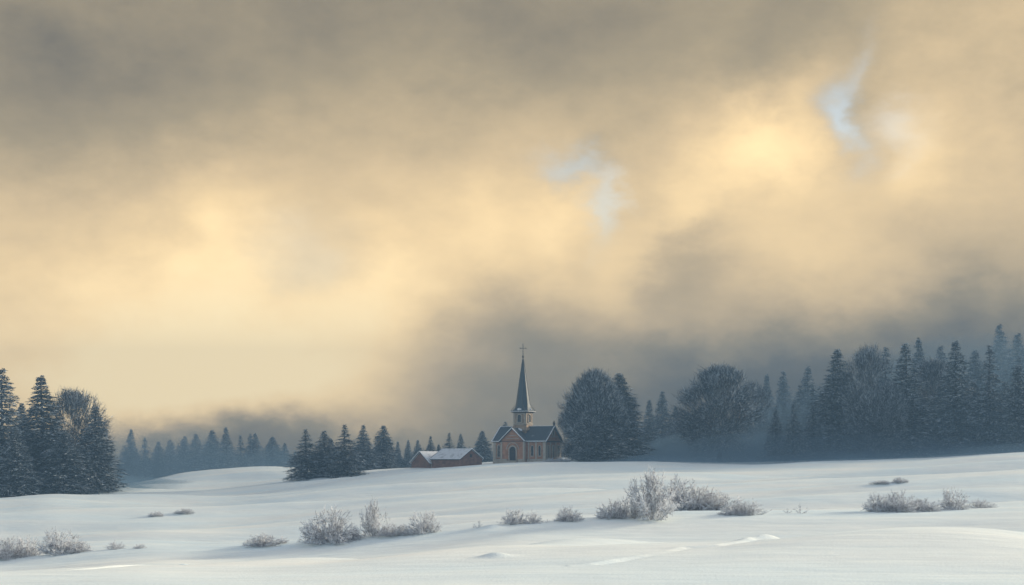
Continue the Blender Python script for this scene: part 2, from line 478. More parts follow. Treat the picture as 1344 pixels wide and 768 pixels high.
def place_tree(kind, var, px, top, width, d, label, group, rot=None):
    x = (px - CX) / F * d; y = d
    z = ground_at(x, y) - .25
    H = (HY - top) / F * d - z
    W = width / F * d
    sp = kind == 's'
    root = bpy.data.objects.new('spruce_tree' if sp else 'broadleaf_tree', None); COL.objects.link(root)
    root.empty_display_size = 1
    if sp and var < 3 and RNG.random() < .5: var = int(RNG.choice([4, 5]))
    root.location = (x, y, z)
    root.rotation_euler = (RNG.normal() * .016, RNG.normal() * .016, RNG.random() * 6.28 if rot is None else rot)
    if sp:
        root.scale = (W / 8., W / 8., H / 20.)
        c, t = SPR[var]
        link('crown', c, root); link('trunk', t, root)
    else:
        root.scale = (W / 14., W / 14., H / 20.)
        c, l, t = BRD[var]
        cr = link('crown', c, root); link('limbs', l, cr); link('trunk', t, root)
    set_tags(root, label, 'tree', group)
    return root

GL = 'frosted trees at the left edge'
GM = 'spruces left of the barn'
GB = 'trees behind the barn and church'
GC = 'trees right of the church'
GR = 'tall trees of the wood on the right'
GF = 'hazy spruces beyond the left snow hill'
GX = 'faint trees fading into the mist on the right'
TREES = [
 # left edge
 ('s',0,   2,482, 84,262,'tall frosted spruce cut by the left edge of the picture',GL),
 ('s',3,  28,528, 60,285,'shorter frosted tree tucked between the two tallest spruces on the far left',GL),
 ('s',0,  58,492,104,270,'tall pointed spruce with a slender frosted tip, second from the left edge',GL),
 ('b',4,  94,508, 92,276,'rounded leafless tree with a pale feathery crown in the left group of spruces',GL),
 ('s',2, 127,531, 74,268,'dark full spruce at the right end of the left group',GL),
 ('s',3,  20,560, 70,256,'low bushy tree at the foot of the group on the left edge',GL),
 ('s',3,  84,566, 80,262,'low dark spruce in front of the rounded leafless tree on the left',GL),
 # hazy line on the left
 ('s',1, 172,563, 42,630,'faint spruce nearly lost in mist just right of the left group',GF),
 ('s',1, 190,574, 36,630,'small faint spruce, second in the misty line right of the left group',GF),
 ('s',0, 208,579, 36,630,'low faint spruce in the thickest mist above the snow dip on the left',GF),
 ('s',2, 224,577, 39,630,'dim spruce in the mist where the left snow hill starts to rise',GF),
 ('s',0, 241,572, 39,585,'hazy spruce with a narrow tip at the left end of the clearer distant row',GF),
 ('s',1, 256,569, 42,562,'hazy spruce next to the tallest one of the distant left row, on its left side',GF),
 ('s',3, 278,564, 48,550,'broad hazy spruce just left of the tallest distant spruce',GF),
 ('s',0, 298,560, 39,538,'tallest and most pointed spruce of the distant row behind the left snow hill',GF),
 ('s',1, 316,571, 39,550,'hazy spruce just right of the tallest one in the distant left row',GF),
 ('s',2, 328,569, 36,562,'left one of two close twin-tipped hazy spruces behind the hill crest',GF),
 ('s',0, 335,568, 36,562,'right one of two close twin-tipped hazy spruces behind the hill crest',GF),
 ('s',3, 357,573, 50,585,'broad pale spruce behind the right end of the left snow hill',GF),
 ('s',1, 373,581, 34,597,'small pale spruce peeping out beside the dark spruces left of the barn',GF),
 # middle group
 ('s',2, 402,563, 58,281,'leftmost dark spruce of the near group left of the barn',GM),
 ('s',1, 427,565, 46,284,'narrow frosted spruce in the middle of the near group left of the barn',GM),
 ('s',0, 452,557, 60,281,'tallest and sharpest spruce of the near group left of the barn',GM),
 ('s',3, 433,575, 36,288,'low spruce tip between the middle and tallest of the near group',GM),
 ('s',2, 477,557, 48,345,'paler spruce right behind the tallest near spruce left of the barn',GM),
 ('s',3, 503,558, 50,350,'paler broad spruce standing apart between the near group and the barn',GM),
 ('s',1, 522,579, 28,420,'small misty spruce just right of the paler broad spruce',GB),
 ('s',0, 535,577, 22,420,'small misty spruce, last one before the left gable of the barn',GB),
 ('s',3, 549,577, 24,410,'small misty spruce right above the left gable of the barn',GB),
 ('s',2, 566,572, 30,340,'frosted spruce behind the left roof of the barn',GB),
 ('s',3, 576,583, 22,335,'small bushy spruce above the dip between the two barn roofs',GB),
 ('s',0, 590,568, 34,332,'sharpest dark spruce behind the middle of the long barn roof',GB),
 ('s',1, 604,569, 32,380,'pale spruce behind the right half of the long barn roof',GB),
 ('s',3, 633,565, 44,390,'broad misty spruce in the gap between the barn and the church',GB),
 ('s',0, 663,553, 34,345,'spruce whose tip shows over the left roof slope of the church',GB),
 ('s',1, 707,568, 30,360,'faint spruce behind the right roof slope of the church',GB),
 # right of church
 ('b',1, 781,484, 84,283,'tallest rounded dark tree directly right of the church',GC),
 ('b',3, 757,519, 50,287,'low pale leafless tree brushing the right wall of the church',GC),
 ('b',0, 798,500, 72,291,'dense tree behind the gap of the two crowns right of the church',GC),
 ('s',3, 813,489, 98,288,'dark conical tree on the right side of the clump beside the church',GC),
 ('s',3, 794,545, 78,279,'low dark spruce at the foot of the clump right of the church',GC),
 ('s',0, 868,512, 50,420,'misty spruce standing between the church clump and the big round tree',GC),
 ('s',1, 853,524, 48,440,'faint spruce close behind the right side of the church clump',GC),
 ('s',1, 888,532, 50,460,'faint low spruce touching the left side of the big round tree',GC),
 ('b',0, 945,478,112,296,'big round leafless tree standing alone on the skyline right of centre',GC),
 ('b',4, 985,500, 62,345,'smaller rounded crown leaning out behind the big round tree',GC),
 ('b',3, 908,545, 66,335,'low misty thicket tree under the left side of the big round tree',GC),
 # right wood
 ('s',1,1018,536, 40,286,'leftmost of the three short spruces at the near edge of the right wood',GR),
 ('s',2,1041,529, 46,284,'middle and tallest of the three short spruces at the near edge of the right wood',GR),
 ('s',1,1066,531, 46,288,'right one of the three short spruces, against the first tall tree of the right wood',GR),
 ('s',3,1098,457, 82,292,'first tall dark tree at the left end of the right wood',GR),
 ('b',4,1138,451, 74,288,'tall leafless tree with a visible trunk, second in the right wood',GR),
 ('s',2,1190,450, 92,287,'tall frosted spruce with drooping white boughs in the middle of the right wood',GR),
 ('b',3,1164,500, 60,284,'low frosted leafless tree under the tall spruce in the middle of the right wood',GR),
 ('b',0,1224,470, 80,302,'dark rounded tree filling the gap in the middle of the right wood',GR),
 ('s',0,1255,446, 82,286,'tall spruce with a bright frosted tip, second last of the right wood',GR),
 ('s',2,1298,452, 74,284,'tall spruce with white-laden boughs near the right edge',GR),
 ('s',3,1338,478, 70,280,'lower frosted spruce cut by the right edge of the picture',GR),
 ('s',3,1275,500, 80,292,'dark low tree between the two white-tipped spruces on the right',GR),
 ('s',3,1120,520, 70,300,'dark low tree behind the visible trunk in the right wood',GR),
 ('s',3,1318,500, 70,300,'dark low spruce behind the right edge spruces',GR),
 ('s',1,1160,455, 84,370,'misty tree behind the gap left of the drooping spruce',GX),
 ('s',0,1210,442, 56,380,'misty pointed tree rising right behind the drooping spruce',GX),
 ('s',1,1233,452, 56,380,'misty tree left of the spruce with the bright tip',GX),
 ('s',3,1276,458, 70,370,'misty tree between the two tallest white-tipped spruces',GX),
 ('s',5,1312,424, 56,520,'very faint tall tree top above the right edge spruces',GX),
 ('s',2,1340,436, 70,430,'very faint tree top at the extreme right above the edge spruce',GX),
 ('s',0,1008,490, 48,520,'ghostly spruce right of the big round tree, left of a similar one',GX),
 ('s',1,1030,486, 48,520,'ghostly spruce above the short spruces of the right wood',GX),
 ('s',2,1060,480, 70,480,'ghostly spruce left of the first tall tree of the right wood',GX),
]
for t in TREES: place_tree(*t)

# far wood: one mass nobody could count
def far_wood():
    lo_s = [spruce_geo(50 + i, 260, 12, .02, .8, bw=.26, rough=.35).arrays() for i in range(3)]
    rng = np.random.default_rng(77)
    Vs, Ts, n = [], [], 0
    xs = [-60, 0, 160, 380, 520, 700, 840, 900, 1000, 1100, 1200, 1300, 1420]
    tops = [560, 566, 588, 590, 590, 588, 566, 552, 530, 505, 486, 470, 462]
    for i in range(330):
        px = rng.uniform(-60, 1420); d = rng.uniform(440, 620) if px > 820 else rng.uniform(560, 625)
        x = (px - CX) / F * d
        z = ground_at(x, d)
        top = np.interp(px, xs, tops) + rng.normal() * 6 + 3
        H = max((HY - top) / F * d - z, 8); W = H * rng.uniform(.30, .46)
        V, T = lo_s[rng.integers(3)]
        a = rng.random() * 6.28; c, s = math.cos(a), math.sin(a)
        v = V * np.array([W / 8, W / 8, H / 20])
        v = np.stack([v[:, 0] * c - v[:, 1] * s + x, v[:, 0] * s + v[:, 1] * c + d, v[:, 2] + z], 1)
        Vs.append(v); Ts.append(T + n); n += len(v)
    for i in range(70):
        px = rng.uniform(838, 1400); d = rng.uniform(335, 420)
        x = (px - CX) / F * d; z = ground_at(x, d)
        top = np.interp(px, [838, 880, 1000, 1060, 1120, 1400], [560, 556, 548, 520, 500, 480]) + rng.normal() * 12
        H = max((HY - top) / F * d - z, 4); W = H * rng.uniform(.4, .75)
        V, T = lo_s[rng.integers(3)]
        a = rng.random() * 6.28; c, s = math.cos(a), math.sin(a)
        v = V * np.array([W / 8, W / 8, H / 20])
        v = np.stack([v[:, 0] * c - v[:, 1] * s + x, v[:, 0] * s + v[:, 1] * c + d, v[:, 2] + z], 1)
        Vs.append(v); Ts.append(T + n); n += len(v)
    o = link('distant_wood', tri_mesh('distant_wood', np.concatenate(Vs), np.concatenate(Ts), M_FAR))
    o['kind'] = 'stuff'; set_tags(o, 'far-off wood fading into blue mist behind the snow hills', 'wood')
far_wood()

# ------------------------------------------------------------------ bushes
def bush_geo(seed, stems=46, n1=9, n2=5, upright=.25, low=0.02, rr=1.0):
    """unit bush: radius 1, height 1"""
    rng = np.random.default_rng(seed); g = Geo()
    az = rng.random(stems) * 6.283; el = np.arcsin(np.clip(rng.random(stems) ** (1.15 - upright * .5) + low, 0, .99))
    D = np.stack([np.cos(az) * np.cos(el), np.sin(az) * np.cos(el), np.sin(el)], 1)
    L = rng.uniform(.86, .98, stems)
    B = np.stack([np.cos(az), np.sin(az), np.zeros(stems)], 1) * rng.uniform(0, .10, stems)[:, None]
    B[:, 2] -= .06
    mid = B + D * (L * .5)[:, None] * np.array([1.12, 1.12, .8]) + rng.normal(size=(stems, 3)) * .03
    end = B + D * L[:, None] + rng.normal(size=(stems, 3)) * .03
    g.prisms(B, mid, .011 * rr, .008 * rr); g.prisms(mid, end, .008 * rr, .004 * rr)
    def along(t, i):
        t = t[:, None]
        return np.where(t < .5, B[i] + (mid[i] - B[i]) * t * 2, mid[i] + (end[i] - mid[i]) * (t - .5) * 2)
    i1 = np.repeat(np.arange(stems), n1); m = len(i1)
    t1 = rng.uniform(.22, 1, m); P = along(t1, i1)
    d1 = unit(D[i1] + rng.normal(size=(m, 3)) * .6 + np.array([0, 0, .05])); l1 = rng.uniform(.14, .36, m)
    Q = P + d1 * l1[:, None]; Q[:, 2] = np.maximum(Q[:, 2], .01)
    g.prisms(P, Q, .0085 * rr, .004 * rr)
    i2 = np.repeat(np.arange(m), n2); m2 = len(i2)
    t2 = rng.uniform(.2, 1, m2)[:, None]; P2 = P[i2] + (Q[i2] - P[i2]) * t2
    d2 = unit(d1[i2] + rng.normal(size=(m2, 3)) * .7); l2 = rng.uniform(.05, .13, m2)
    Q2 = P2 + d2 * l2[:, None]; Q2[:, 2] = np.maximum(Q2[:, 2], .0)
    g.prisms(P2, Q2, .0055 * rr, .0028 * rr)
    return g
BSH = [bush_geo(1, 52, 12, 9).mesh('bush', M_BUSH), bush_geo(2, 70, 12, 9, .1).mesh('bush', M_BUSH), bush_geo(3, 44, 11, 8, .3).mesh('bush', M_BUSH),
       bush_geo(4, 14, 6, 4, .4, rr=1.6).mesh('bush', M_BUSH), bush_geo(5, 40, 13, 9, .5, low=.24).mesh('bush', M_BUSH)]
GBL = 'frosted bushes at the left end of the bush line'
GBM = 'frosted bushes in the middle of the bush line'
GBC = 'frosted bushes of the long thicket right of centre'
GBR = 'frosted bushes at the right end of the bush line'
BUSHES = [
 # var, px, base row, width, height(px), depth or None, label, group
 (1,   8,733, 62,25,None,'dense rimed bush cut by the left edge of the picture',GBL),
 (0,  36,730, 40,25,None,'rimed bush beside the one at the left edge, on its right',GBL),
 (0,  80,727, 52,32,None,'largest and most pointed bush of the group at the lower left',GBL),
 (1, 103,725, 34,14,None,'low bush trailing off the right side of the pointed bush at the lower left',GBL),
 (2, 152,721, 26,10,None,'small round bush on the snow hump right of the lower left group',GBL),
 (2, 183,720, 16, 6,None,'tiny bush on the snow hump beside the small round bush',GBL),
 (1, 348,716, 52,14,None,'low wide rimed bush halfway between the lower left group and the middle bushes',GBM),
 (3, 321,717, 14, 5,None,'tiny sprig in the snow left of the low wide bush',GBM),
 (1, 434,712, 70,41,None,'broad dense domed bush, the leftmost of the middle bushes',GBM),
 (4, 490,705, 44,43,None,'tall fan-shaped bush with visible stems right of the broad domed bush',GBM),
 (1, 464,709, 26,16,None,'low bush filling the gap between the domed and fan-shaped bushes',GBM),
 (1, 520,703, 48,13,None,'low frosted scrub linking the fan-shaped bush and the next round bush',GBM),
 (0, 555,700, 42,29,None,'round open bush standing below the barn',GBM),
 (3, 628,693, 14, 9,None,'tiny bare twig plant alone in the snow below the barn',GBM),
 (0, 675,688, 32,20,None,'left bush of the touching pair below the church',GBM),
 (2, 699,687, 26,15,None,'right lower bush of the touching pair below the church',GBM),
 (3, 718,686,  8, 4,None,'tuft of twigs poking out of the snow below the church',GBM),
 (1, 747,684, 34,17,None,'single low rounded bush below the clump beside the church',GBM),
 (1, 803,680, 40,22,None,'pale low bush at the left end of the long thicket',GBC),
 (0, 828,680, 40,30,None,'bush between the low left end of the thicket and its tall fan-shaped shrub',GBC),
 (4, 856,686, 74,58,-4,'tallest fan-shaped shrub on thin stems standing in front of the long thicket',GBC),
 (1, 886,678, 70,42,1.5,'dense high part of the thicket right behind the tallest fan-shaped shrub',GBC),
 (1, 914,677, 60,32,1.5,'sloping middle bush of the long thicket',GBC),
 (1, 944,676, 60,24,1.5,'low even bush towards the right of the long thicket',GBC),
 (2, 986,676, 40,18,None,'small bush with a raised top at the right end of the long thicket',GBC),
 (1, 966,676, 40,13,None,'lowest bush just before the right end of the long thicket',GBC),
 (3,1034,674, 12, 6,None,'tiny faint tuft right of the long thicket',GBR),
 (3,1051,674, 20,11,None,'small spiky tuft alone between the long thicket and the right bushes',GBR),
 (0,1157,672, 42,24,None,'left bush of the dense pair on the right snow slope',GBR),
 (1,1182,672, 50,25,None,'right bush of the dense pair on the right snow slope',GBR),
 (1,1213,671, 44,15,None,'low bush trailing right from the dense pair on the right slope',GBR),
 (0,1252,669, 38,27,None,'round spiky bush apart on the right snow slope',GBR),
 (2,1286,667, 44,11,None,'low sprawling bush, the rightmost on the snow slope',GBR),
 (1, 205,678, 20, 6,None,'left one of two tiny distant bushes in the open field at left','tiny bushes in the open fields'),
 (1, 242,674, 24, 6,None,'right one of two tiny distant bushes in the open field at left','tiny bushes in the open fields'),
 (1,1156,635, 26, 4,None,'flat left patch of scrub in the open field below the right wood','tiny bushes in the open fields'),
 (1,1181,634, 20, 7,None,'small round bush in the open field below the right wood','tiny bushes in the open fields'),
]
for var, px, row, w, h, d, label, group in BUSHES:
    off = d or 0.0
    x, y = hit(px, row)
    if row > 640 and (y > 94 or off) and not (px < 300 and row < 690):
        ds = np.linspace(62, 92, 121); rows = HY - gz((px - CX) / F * ds, ds) / ds * F
        y = ds[int(np.argmin(rows))] + (off or -1.0); x = (px - CX) / F * y
    o = link('frosted_bush', BSH[var])
    k = y / F
    o.location = (x, y, ground_at(x, y)); o.scale = (w * k / 1.9, w * k / 1.9, h * k / .98)
    o.rotation_euler = (0, 0, RNG.random() * 6.28)
    set_tags(o, label, 'bush', group)

# ------------------------------------------------------------------ buildings
def empty(name, loc, rz):
    o = bpy.data.objects.new(name, None); COL.objects.link(o); o.location = loc; o.rotation_euler = (0, 0, rz); return o

class B:
    def __init__(s): s.v = []; s.f = []; s.marks = []
    def poly(s, pts, faces):
        n = len(s.v); m = len(s.f); s.v += [tuple(p) for p in pts]; s.f += [tuple(i + n for i in f) for f in faces]; s.marks.append((n, len(s.v), m, len(s.f))); return s
    def box(s, x0, x1, y0, y1, z0, z1):
        p = [(x0, y0, z0), (x1, y0, z0), (x1, y1, z0), (x0, y1, z0), (x0, y0, z1), (x1, y0, z1), (x1, y1, z1), (x0, y1, z1)]
        return s.poly(p, [(0, 3, 2, 1), (4, 5, 6, 7), (0, 1, 5, 4), (1, 2, 6, 5), (2, 3, 7, 6), (3, 0, 4, 7)])
    def extrude(s, prof, axis, a0, a1):
        """prof: list of (u,z) CCW; axis 'x' extrudes along x (u=y), 'y' along y (u=x)"""
        n = len(prof)
        mk = (lambda u, z, a: (a, u, z)) if axis == 'x' else (lambda u, z, a: (u, a, z))
        p = [mk(u, z, a0) for u, z in prof] + [mk(u, z, a1) for u, z in prof]
        f = [tuple(range(n)), tuple(range(2 * n - 1, n - 1, -1))] + [(i, i + n, (i + 1) % n + n, (i + 1) % n) for i in range(n)]
        return s.poly(p, f)
    def beam(s, p0, p1, w, h, up=(0, 0, 1)):
        p0 = Vector(p0); p1 = Vector(p1); d = (p1 - p0).normalized(); u = Vector(up)
        a = d.cross(u).normalized() * w / 2; b = a.cross(d).normalized() * h / 2
        pts = [p + q for p in (p0, p1) for q in (-a - b, a - b, a + b, -a + b)]
        return s.poly(pts, [(0, 1, 2, 3), (7, 6, 5, 4), (0, 4, 5, 1), (1, 5, 6, 2), (2, 6, 7, 3), (3, 7, 4, 0)])
    def ring(s, rings):
        """rings: list of lists of points, lofted, capped"""
        n = len(rings[0]); base = []
        pts = [p for r in rings for p in r]
        f = []
        for i in range(len(rings) - 1):
            for j in range(n): f.append((i * n + j, i * n + (j + 1) % n, (i + 1) * n + (j + 1) % n, (i + 1) * n + j))
        f.append(tuple(range(n - 1, -1, -1))); f.append(tuple(range((len(rings) - 1) * n, len(rings) * n)))
        return s.poly(pts, f)
    def each(s, name, mat, parent, bevel=0):
        """one object for every closed piece added so far"""
        out = []
        for (v0, v1, f0, f1) in s.marks:
            b = B(); b.v = s.v[v0:v1]; b.f = [tuple(i - v0 for i in f) for f in s.f[f0:f1]]
            out.append(b.obj(name, mat, parent, bevel=bevel))
        return out
    def obj(s, name, mat, parent, label=None, bevel=0):
        me = mesh_from(name, s.v, s.f, mat)
        import bmesh
        bm = bmesh.new(); bm.from_mesh(me); bmesh.ops.recalc_face_normals(bm, faces=bm.faces)
        bm.to_mesh(me); bm.free()
        o = link(name, me, parent)
        if bevel:
            md = o.modifiers.new('bevel', 'BEVEL'); md.width = bevel; md.segments = 2; md.limit_method = 'ANGLE'
        if label: o['label'] = label
        return o

def arch_prof(c, w, z0, h, seg=8):
    """arched outline centred at c, CCW seen with u right, z up"""
    r = w / 2; zs = z0 + h - r
    return [(c - r, z0), (c + r, z0)] + [(c + r * math.cos(a), zs + r * math.sin(a)) for a in [i * math.pi / seg for i in range(seg + 1)]]

def arch_opening(parent, name, axis, c, a, sgn, w, z0, h, fw, mat_in, trim=M_TRIM, louvre=False, mull=False):
    """surround stands proud of the wall, the pane sits deep inside it. sgn: outward direction on the extrude axis"""
    inner = arch_prof(c, w, z0, h); outer = arch_prof(c, w + 2 * fw, z0 - fw * .3, h + fw * 1.3)
    pane = B().extrude(inner, axis, a, a + sgn * .015)
    fr = B(); n = len(inner)
    mk = (lambda u, z, q: (q, u, z)) if axis == 'x' else (lambda u, z, q: (u, q, z))
    a1 = a + sgn * .14
    pts = [mk(u, z, a) for u, z in inner] + [mk(u, z, a) for u, z in outer] + [mk(u, z, a1) for u, z in inner] + [mk(u, z, a1) for u, z in outer]
    f = []
    for i in range(n):
        j = (i + 1) % n
        f += [(i, j, n + j, n + i), (2 * n + i, 2 * n + j, 3 * n + j, 3 * n + i), (i, j, 2 * n + j, 2 * n + i), (n + i, n + j, 3 * n + j, 3 * n + i)]
    fr.poly(pts, f)
    if mull:
        q0, q1 = sorted((a + sgn * .02, a + sgn * .06))
        if axis == 'y': fr.box(c - .035, c + .035, q0, q1, z0, z0 + h - .05); fr.box(c - w / 2, c + w / 2, q0 + .005, q1 - .005, z0 + h * .55, z0 + h * .55 + .06)
        else: fr.box(q0, q1, c - .035, c + .035, z0, z0 + h - .05); fr.box(q0 + .005, q1 - .005, c - w / 2, c + w / 2, z0 + h * .55, z0 + h * .55 + .06)
    q0, q1 = sorted((a + sgn * .0, a + sgn * .24))
    sill = B()
    if axis == 'y': sill.box(c - w / 2 - fw - .05, c + w / 2 + fw + .05, q0, q1, z0 - fw * .3 - .14, z0 - fw * .3 - .003)
    else: sill.box(q0, q1, c - w / 2 - fw - .05, c + w / 2 + fw + .05, z0 - fw * .3 - .14, z0 - fw * .3 - .003)
    p = pane.obj(name, mat_in, parent)
    fr.obj('surround', trim, p)
    if name != 'door': sill.obj('sill', trim, p)
    if louvre:
        lv = B()
        k = z0 + .12
        while k < z0 + h - w * .45:
            q0, q1 = sorted((a + sgn * .02, a + sgn * .10))
            if axis == 'y': lv.box(c - w / 2 + .02, c + w / 2 - .02, q0, q1, k, k + .05)
            else: lv.box(q0, q1, c - w / 2 + .02, c + w / 2 - .02, k, k + .05)
            k += .17
        lv.obj('louvre', M_WOOD, p)
    return p

def gable_roof(bx, axis, u0, u1, a0, a1, ze, zr, th=.16, oh=.35):
    """two thick slopes. u across, a along the ridge; returns eave/ridge coordinates"""
    c = (u0 + u1) / 2; half = (u1 - u0) / 2; sl = (zr - ze) / half
    ue0, ue1 = u0 - oh, u1 + oh; zz = ze - sl * oh
    prof = [(ue0, zz), (c, zr), (ue1, zz), (ue1, zz + th), (c, zr + th * 1.15), (ue0, zz + th)]
    bx.extrude(prof, axis, a0, a1)
    return ue0, ue1, zz, c

def church():
    d = 292.; px = 686.5
    x = (px - CX) / F * d
    z = -(605.2 - HY) / F * d
    r = empty('church', (x, d, z), math.radians(-30))
    set_tags(r, 'small brown brick church with a tall dark slate spire and cross on the snow hill', 'church')
    x0, x1, y0, y1 = -5., 7., -3.3, 3.3; ze, zr = 4.15, 6.95
    # main body walls with gable ends
    bw = B().extrude([(y0, -2), (y1, -2), (y1, ze), (0, zr - .02), (y0, ze)], 'x', x0, x1)
    bw.obj('wall', M_BRICK, r)
    # projecting entrance bay
    gx, gw, gy = 0., 2.7, -4.3; gzr = 6.55
    bay = B().extrude([(gx - gw, -2), (gx + gw, -2), (gx + gw, ze), (gx, gzr - .02), (gx - gw, ze)], 'y', gy, y0 + .6)
    bay.obj('entrance_bay', M_BRICK, r)
    # plinth, pilasters and string courses
    tr = B()
    for (a, b, c, e) in ((x0 - .1, x0 + .5, y0 - .12, y0 + .4), (x1 - .5, x1 + .12, y0 - .12, y0 + .45), (x1 - .45, x1 + .1, y1 - .45, y1 + .12), (x1 - .3, x1 + .1, -1.32, -.98), (x1 - .3, x1 + .1, .98, 1.32)):
        tr.box(a, b, c, e, -2, ze - .1)
    for s in (-1, 1):
        tr.box(gx + s * gw - .28 * (s > 0) - .1 * (s < 0), gx + s * gw + .1 * (s > 0) + .28 * (s < 0), gy - .1, gy + .4, -2, ze - .25)
    for k in (3.2, 4.9): tr.box(k - .16, k + .16, y0 - .1, y0 + .1, -2, ze - .12)
    tr.each('pilaster', M_TRIM, r, bevel=.02)
    pl = B().box(x0 - .16, gx - gw - .102, y0 - .18, y0 + .2, -2, .42).box(gx + gw + .102, x1 + .18, y0 - .18, y0 + .2, -2, .42)
    pl.box(x1 - .2, x1 + .18, y0 + .203, y1 + .16, -2, .42).box(gx - gw - .14, gx - 1.25, gy - .17, gy + .2, -2, .45).box(gx + 1.25, gx + gw + .14, gy - .17, gy + .2, -2, .45)
    pl.each('plinth', M_TRIM, r)
    co = B().box(x0 - .14, gx - gw - .12, y0 - .2, y0 + .1, ze - .34, ze - .1).box(gx + gw + .12, x1 + .16, y0 - .2, y0 + .1, ze - .34, ze - .1)
    co.box(x1 - .1, x1 + .2, y0 + .103, y1 + .2, ze - .34, ze - .1)
    co.box(gx - gw - .13, gx + gw + .13, gy - .12, gy + .1, ze - .2, ze - .04)
    co.obj('cornice', M_DARKTRIM, r)
    gt = B()   # relief mouldings in the gables
    gt.beam((gx - 1.5, gy - .04, ze + .45), (gx + 1.5, gy - .04, ze + .45), .1, .14)
    gt.beam((gx - .85, gy - .04, ze + 1.05), (gx + .85, gy - .04, ze + 1.05), .1, .12)
    gt.beam((x1 + .04, -1.7, ze + .75), (x1 + .04, 1.7, ze + .75), .1, .12)
    gt.each('gable_moulding', M_TRIM, r)
    arch_opening(r, 'gable_window', 'x', 0, x1, 1, .55, ze + 1.05, 1.0, .16, M_GLASS)
    # roofs
    rf = B()
    ue0, ue1, zz, c = gable_roof(rf, 'x', y0, y1, x0 - .4, x1 + .45, ze, zr)
    main_roof = rf.obj('roof', M_SLATE, r)
    rf2 = B(); ua, ub, zb, cc = gable_roof(rf2, 'y', gx - gw, gx + gw, gy - .4, -.6, ze, gzr, th=.155, oh=.32)
    bay_roof = rf2.obj('roof', M_SLATE, r)
    sn = B()   # snow lying along eaves and verges
    t = .17
    sn.beam((x0 - .42, ue0 - .02, zz + t), (ua + .1, ue0 - .02, zz + t), .26, .16); sn.beam((ub - .1, ue0 - .02, zz + t), (x1 + .47, ue0 - .02, zz + t), .26, .16)
    sn.beam((x1 + .40, ue0, zz + t), (x1 + .40, 0, zr + t + .05), .2, .13); sn.beam((x1 + .40, ue1, zz + t), (x1 + .40, 0, zr + t + .05), .2, .13)
    sn.beam((x0 - .35, ue0, zz + t), (x0 - .35, 0, zr + t + .05), .2, .12); sn.beam((x0 - .35, ue1, zz + t), (x0 - .35, 0, zr + t + .05), .2, .12)
    sn.beam((x0 - .4, 0, zr + t + .02), (x1 + .4, 0, zr + t + .02), .2, .1)
    sn.obj('snow_edge', M_CAP, main_roof, bevel=.03)
    s2 = B()
    for q in (ua, ub): s2.beam((q, gy - .36, zb + t), (gx, gy - .36, gzr + t + .04), .2, .14)
    s2.beam((ua, gy - .4, zb + t), (ua, y0 - .3, zb + t), .14, .12); s2.beam((ub, gy - .4, zb + t), (ub, y0 - .3, zb + t), .14, .12)
    s2.obj('snow_edge', M_CAP, bay_roof, bevel=.03)
    # stone finial on the right gable
    fn = B().box(x1 + .05, x1 + .4, -.17, .17, zr + .1, zr + .7).box(x1 - .02, x1 + .47, -.24, .24, zr + .7, zr + .82)
    fn.ring([[(x1 + .225 + q * math.cos(a), q * math.sin(a), zq) for a in [i * math.pi / 4 for i in range(8)]] for q, zq in ((.1, zr + .82), (.2, zr + .98), (.1, zr + 1.14), (.02, zr + 1.3))])
    fn.obj('gable_finial', M_DARKTRIM, r)
    # door and windows
    dr = arch_opening(r, 'door', 'y', gx + .05, gy, -1, 1.45, -.1, 3.05, .26, M_WOOD)
    hd = B()
    oa = arch_prof(gx + .05, 2.75, 2.3, 1.45, 12)[2:]
    for (u, w_), (u2, w2) in zip(oa[:-1], oa[1:]): hd.beam((u, gy - .06, w_), (u2, gy - .06, w2), .16, .13, up=(0, 1, 0))
    hd.obj('hood_moulding', M_TRIM, dr)
    fl = B().box(gx + .03, gx + .07, gy - .05, gy - .018, -.1, 2.9); fl.box(gx - .62, gx + .68, gy - .045, gy - .02, 1.95, 2.03)
    fl.obj('door_frame', M_DARKTRIM, dr)
    B().box(gx + .16, gx + .2, gy - .08, gy - .02, .95, 1.15).obj('handle', M_METAL, dr)
    arch_opening(r, 'window', 'y', -3.75, y0, -1, .62, .9, 2.35, .15, M_GLASS, mull=True)
    for yy in (-2.2, 0., 2.2): arch_opening(r, 'window', 'x', yy, x1, 1, .66, .75, 2.45, .17, M_GLASS, mull=True)
    for xx in (4.05, 5.75): arch_opening(r, 'window', 'y', xx, y0, -1, .5, 1.1, 2.0, .12, M_WOOD)
    for xx in (-3, 0, 3, 5.5): arch_opening(r, 'window', 'y', xx, y1, 1, .66, .95, 2.3, .15, M_GLASS, mull=True)
    for yy in (-1.5, 1.5): arch_opening(r, 'window', 'x', yy, x0, -1, .66, .95, 2.3, .15, M_GLASS, mull=True)
    st = B().box(gx - 1.3, gx + 1.4, gy - 1.1, gy - .18, -1, .0).box(gx - 1.0, gx + 1.1, gy - .8, gy - .182, 0.001, .12)
    st.obj('doorstep', M_TRIM, r)
    # tower
    def sq(h, zq): return [(-h, -h, zq), (h, -h, zq), (h, h, zq), (-h, h, zq)]
    def cham(h, c, zq): return [(-h + c, -h, zq), (h - c, -h, zq), (h, -h + c, zq), (h, h - c, zq), (h - c, h, zq), (-h + c, h, zq), (-h, h - c, zq), (-h, -h + c, zq)]
    tw = B().ring([cham(1.75, .2, 4.5), cham(1.75, .2, 6.6), cham(1.5, .2, 7.35), cham(1.45, .2, 7.5), cham(1.45, .2, 10.0)])
    tower = tw.obj('tower', M_TOWER, r)
    lb = B().ring([cham(1.56, .22, 7.42), cham(1.62, .22, 7.5), cham(1.62, .22, 7.66), cham(1.5, .2, 7.72)])
    lb.ring([cham(1.53, .2, 9.62), cham(1.53, .2, 9.74)])
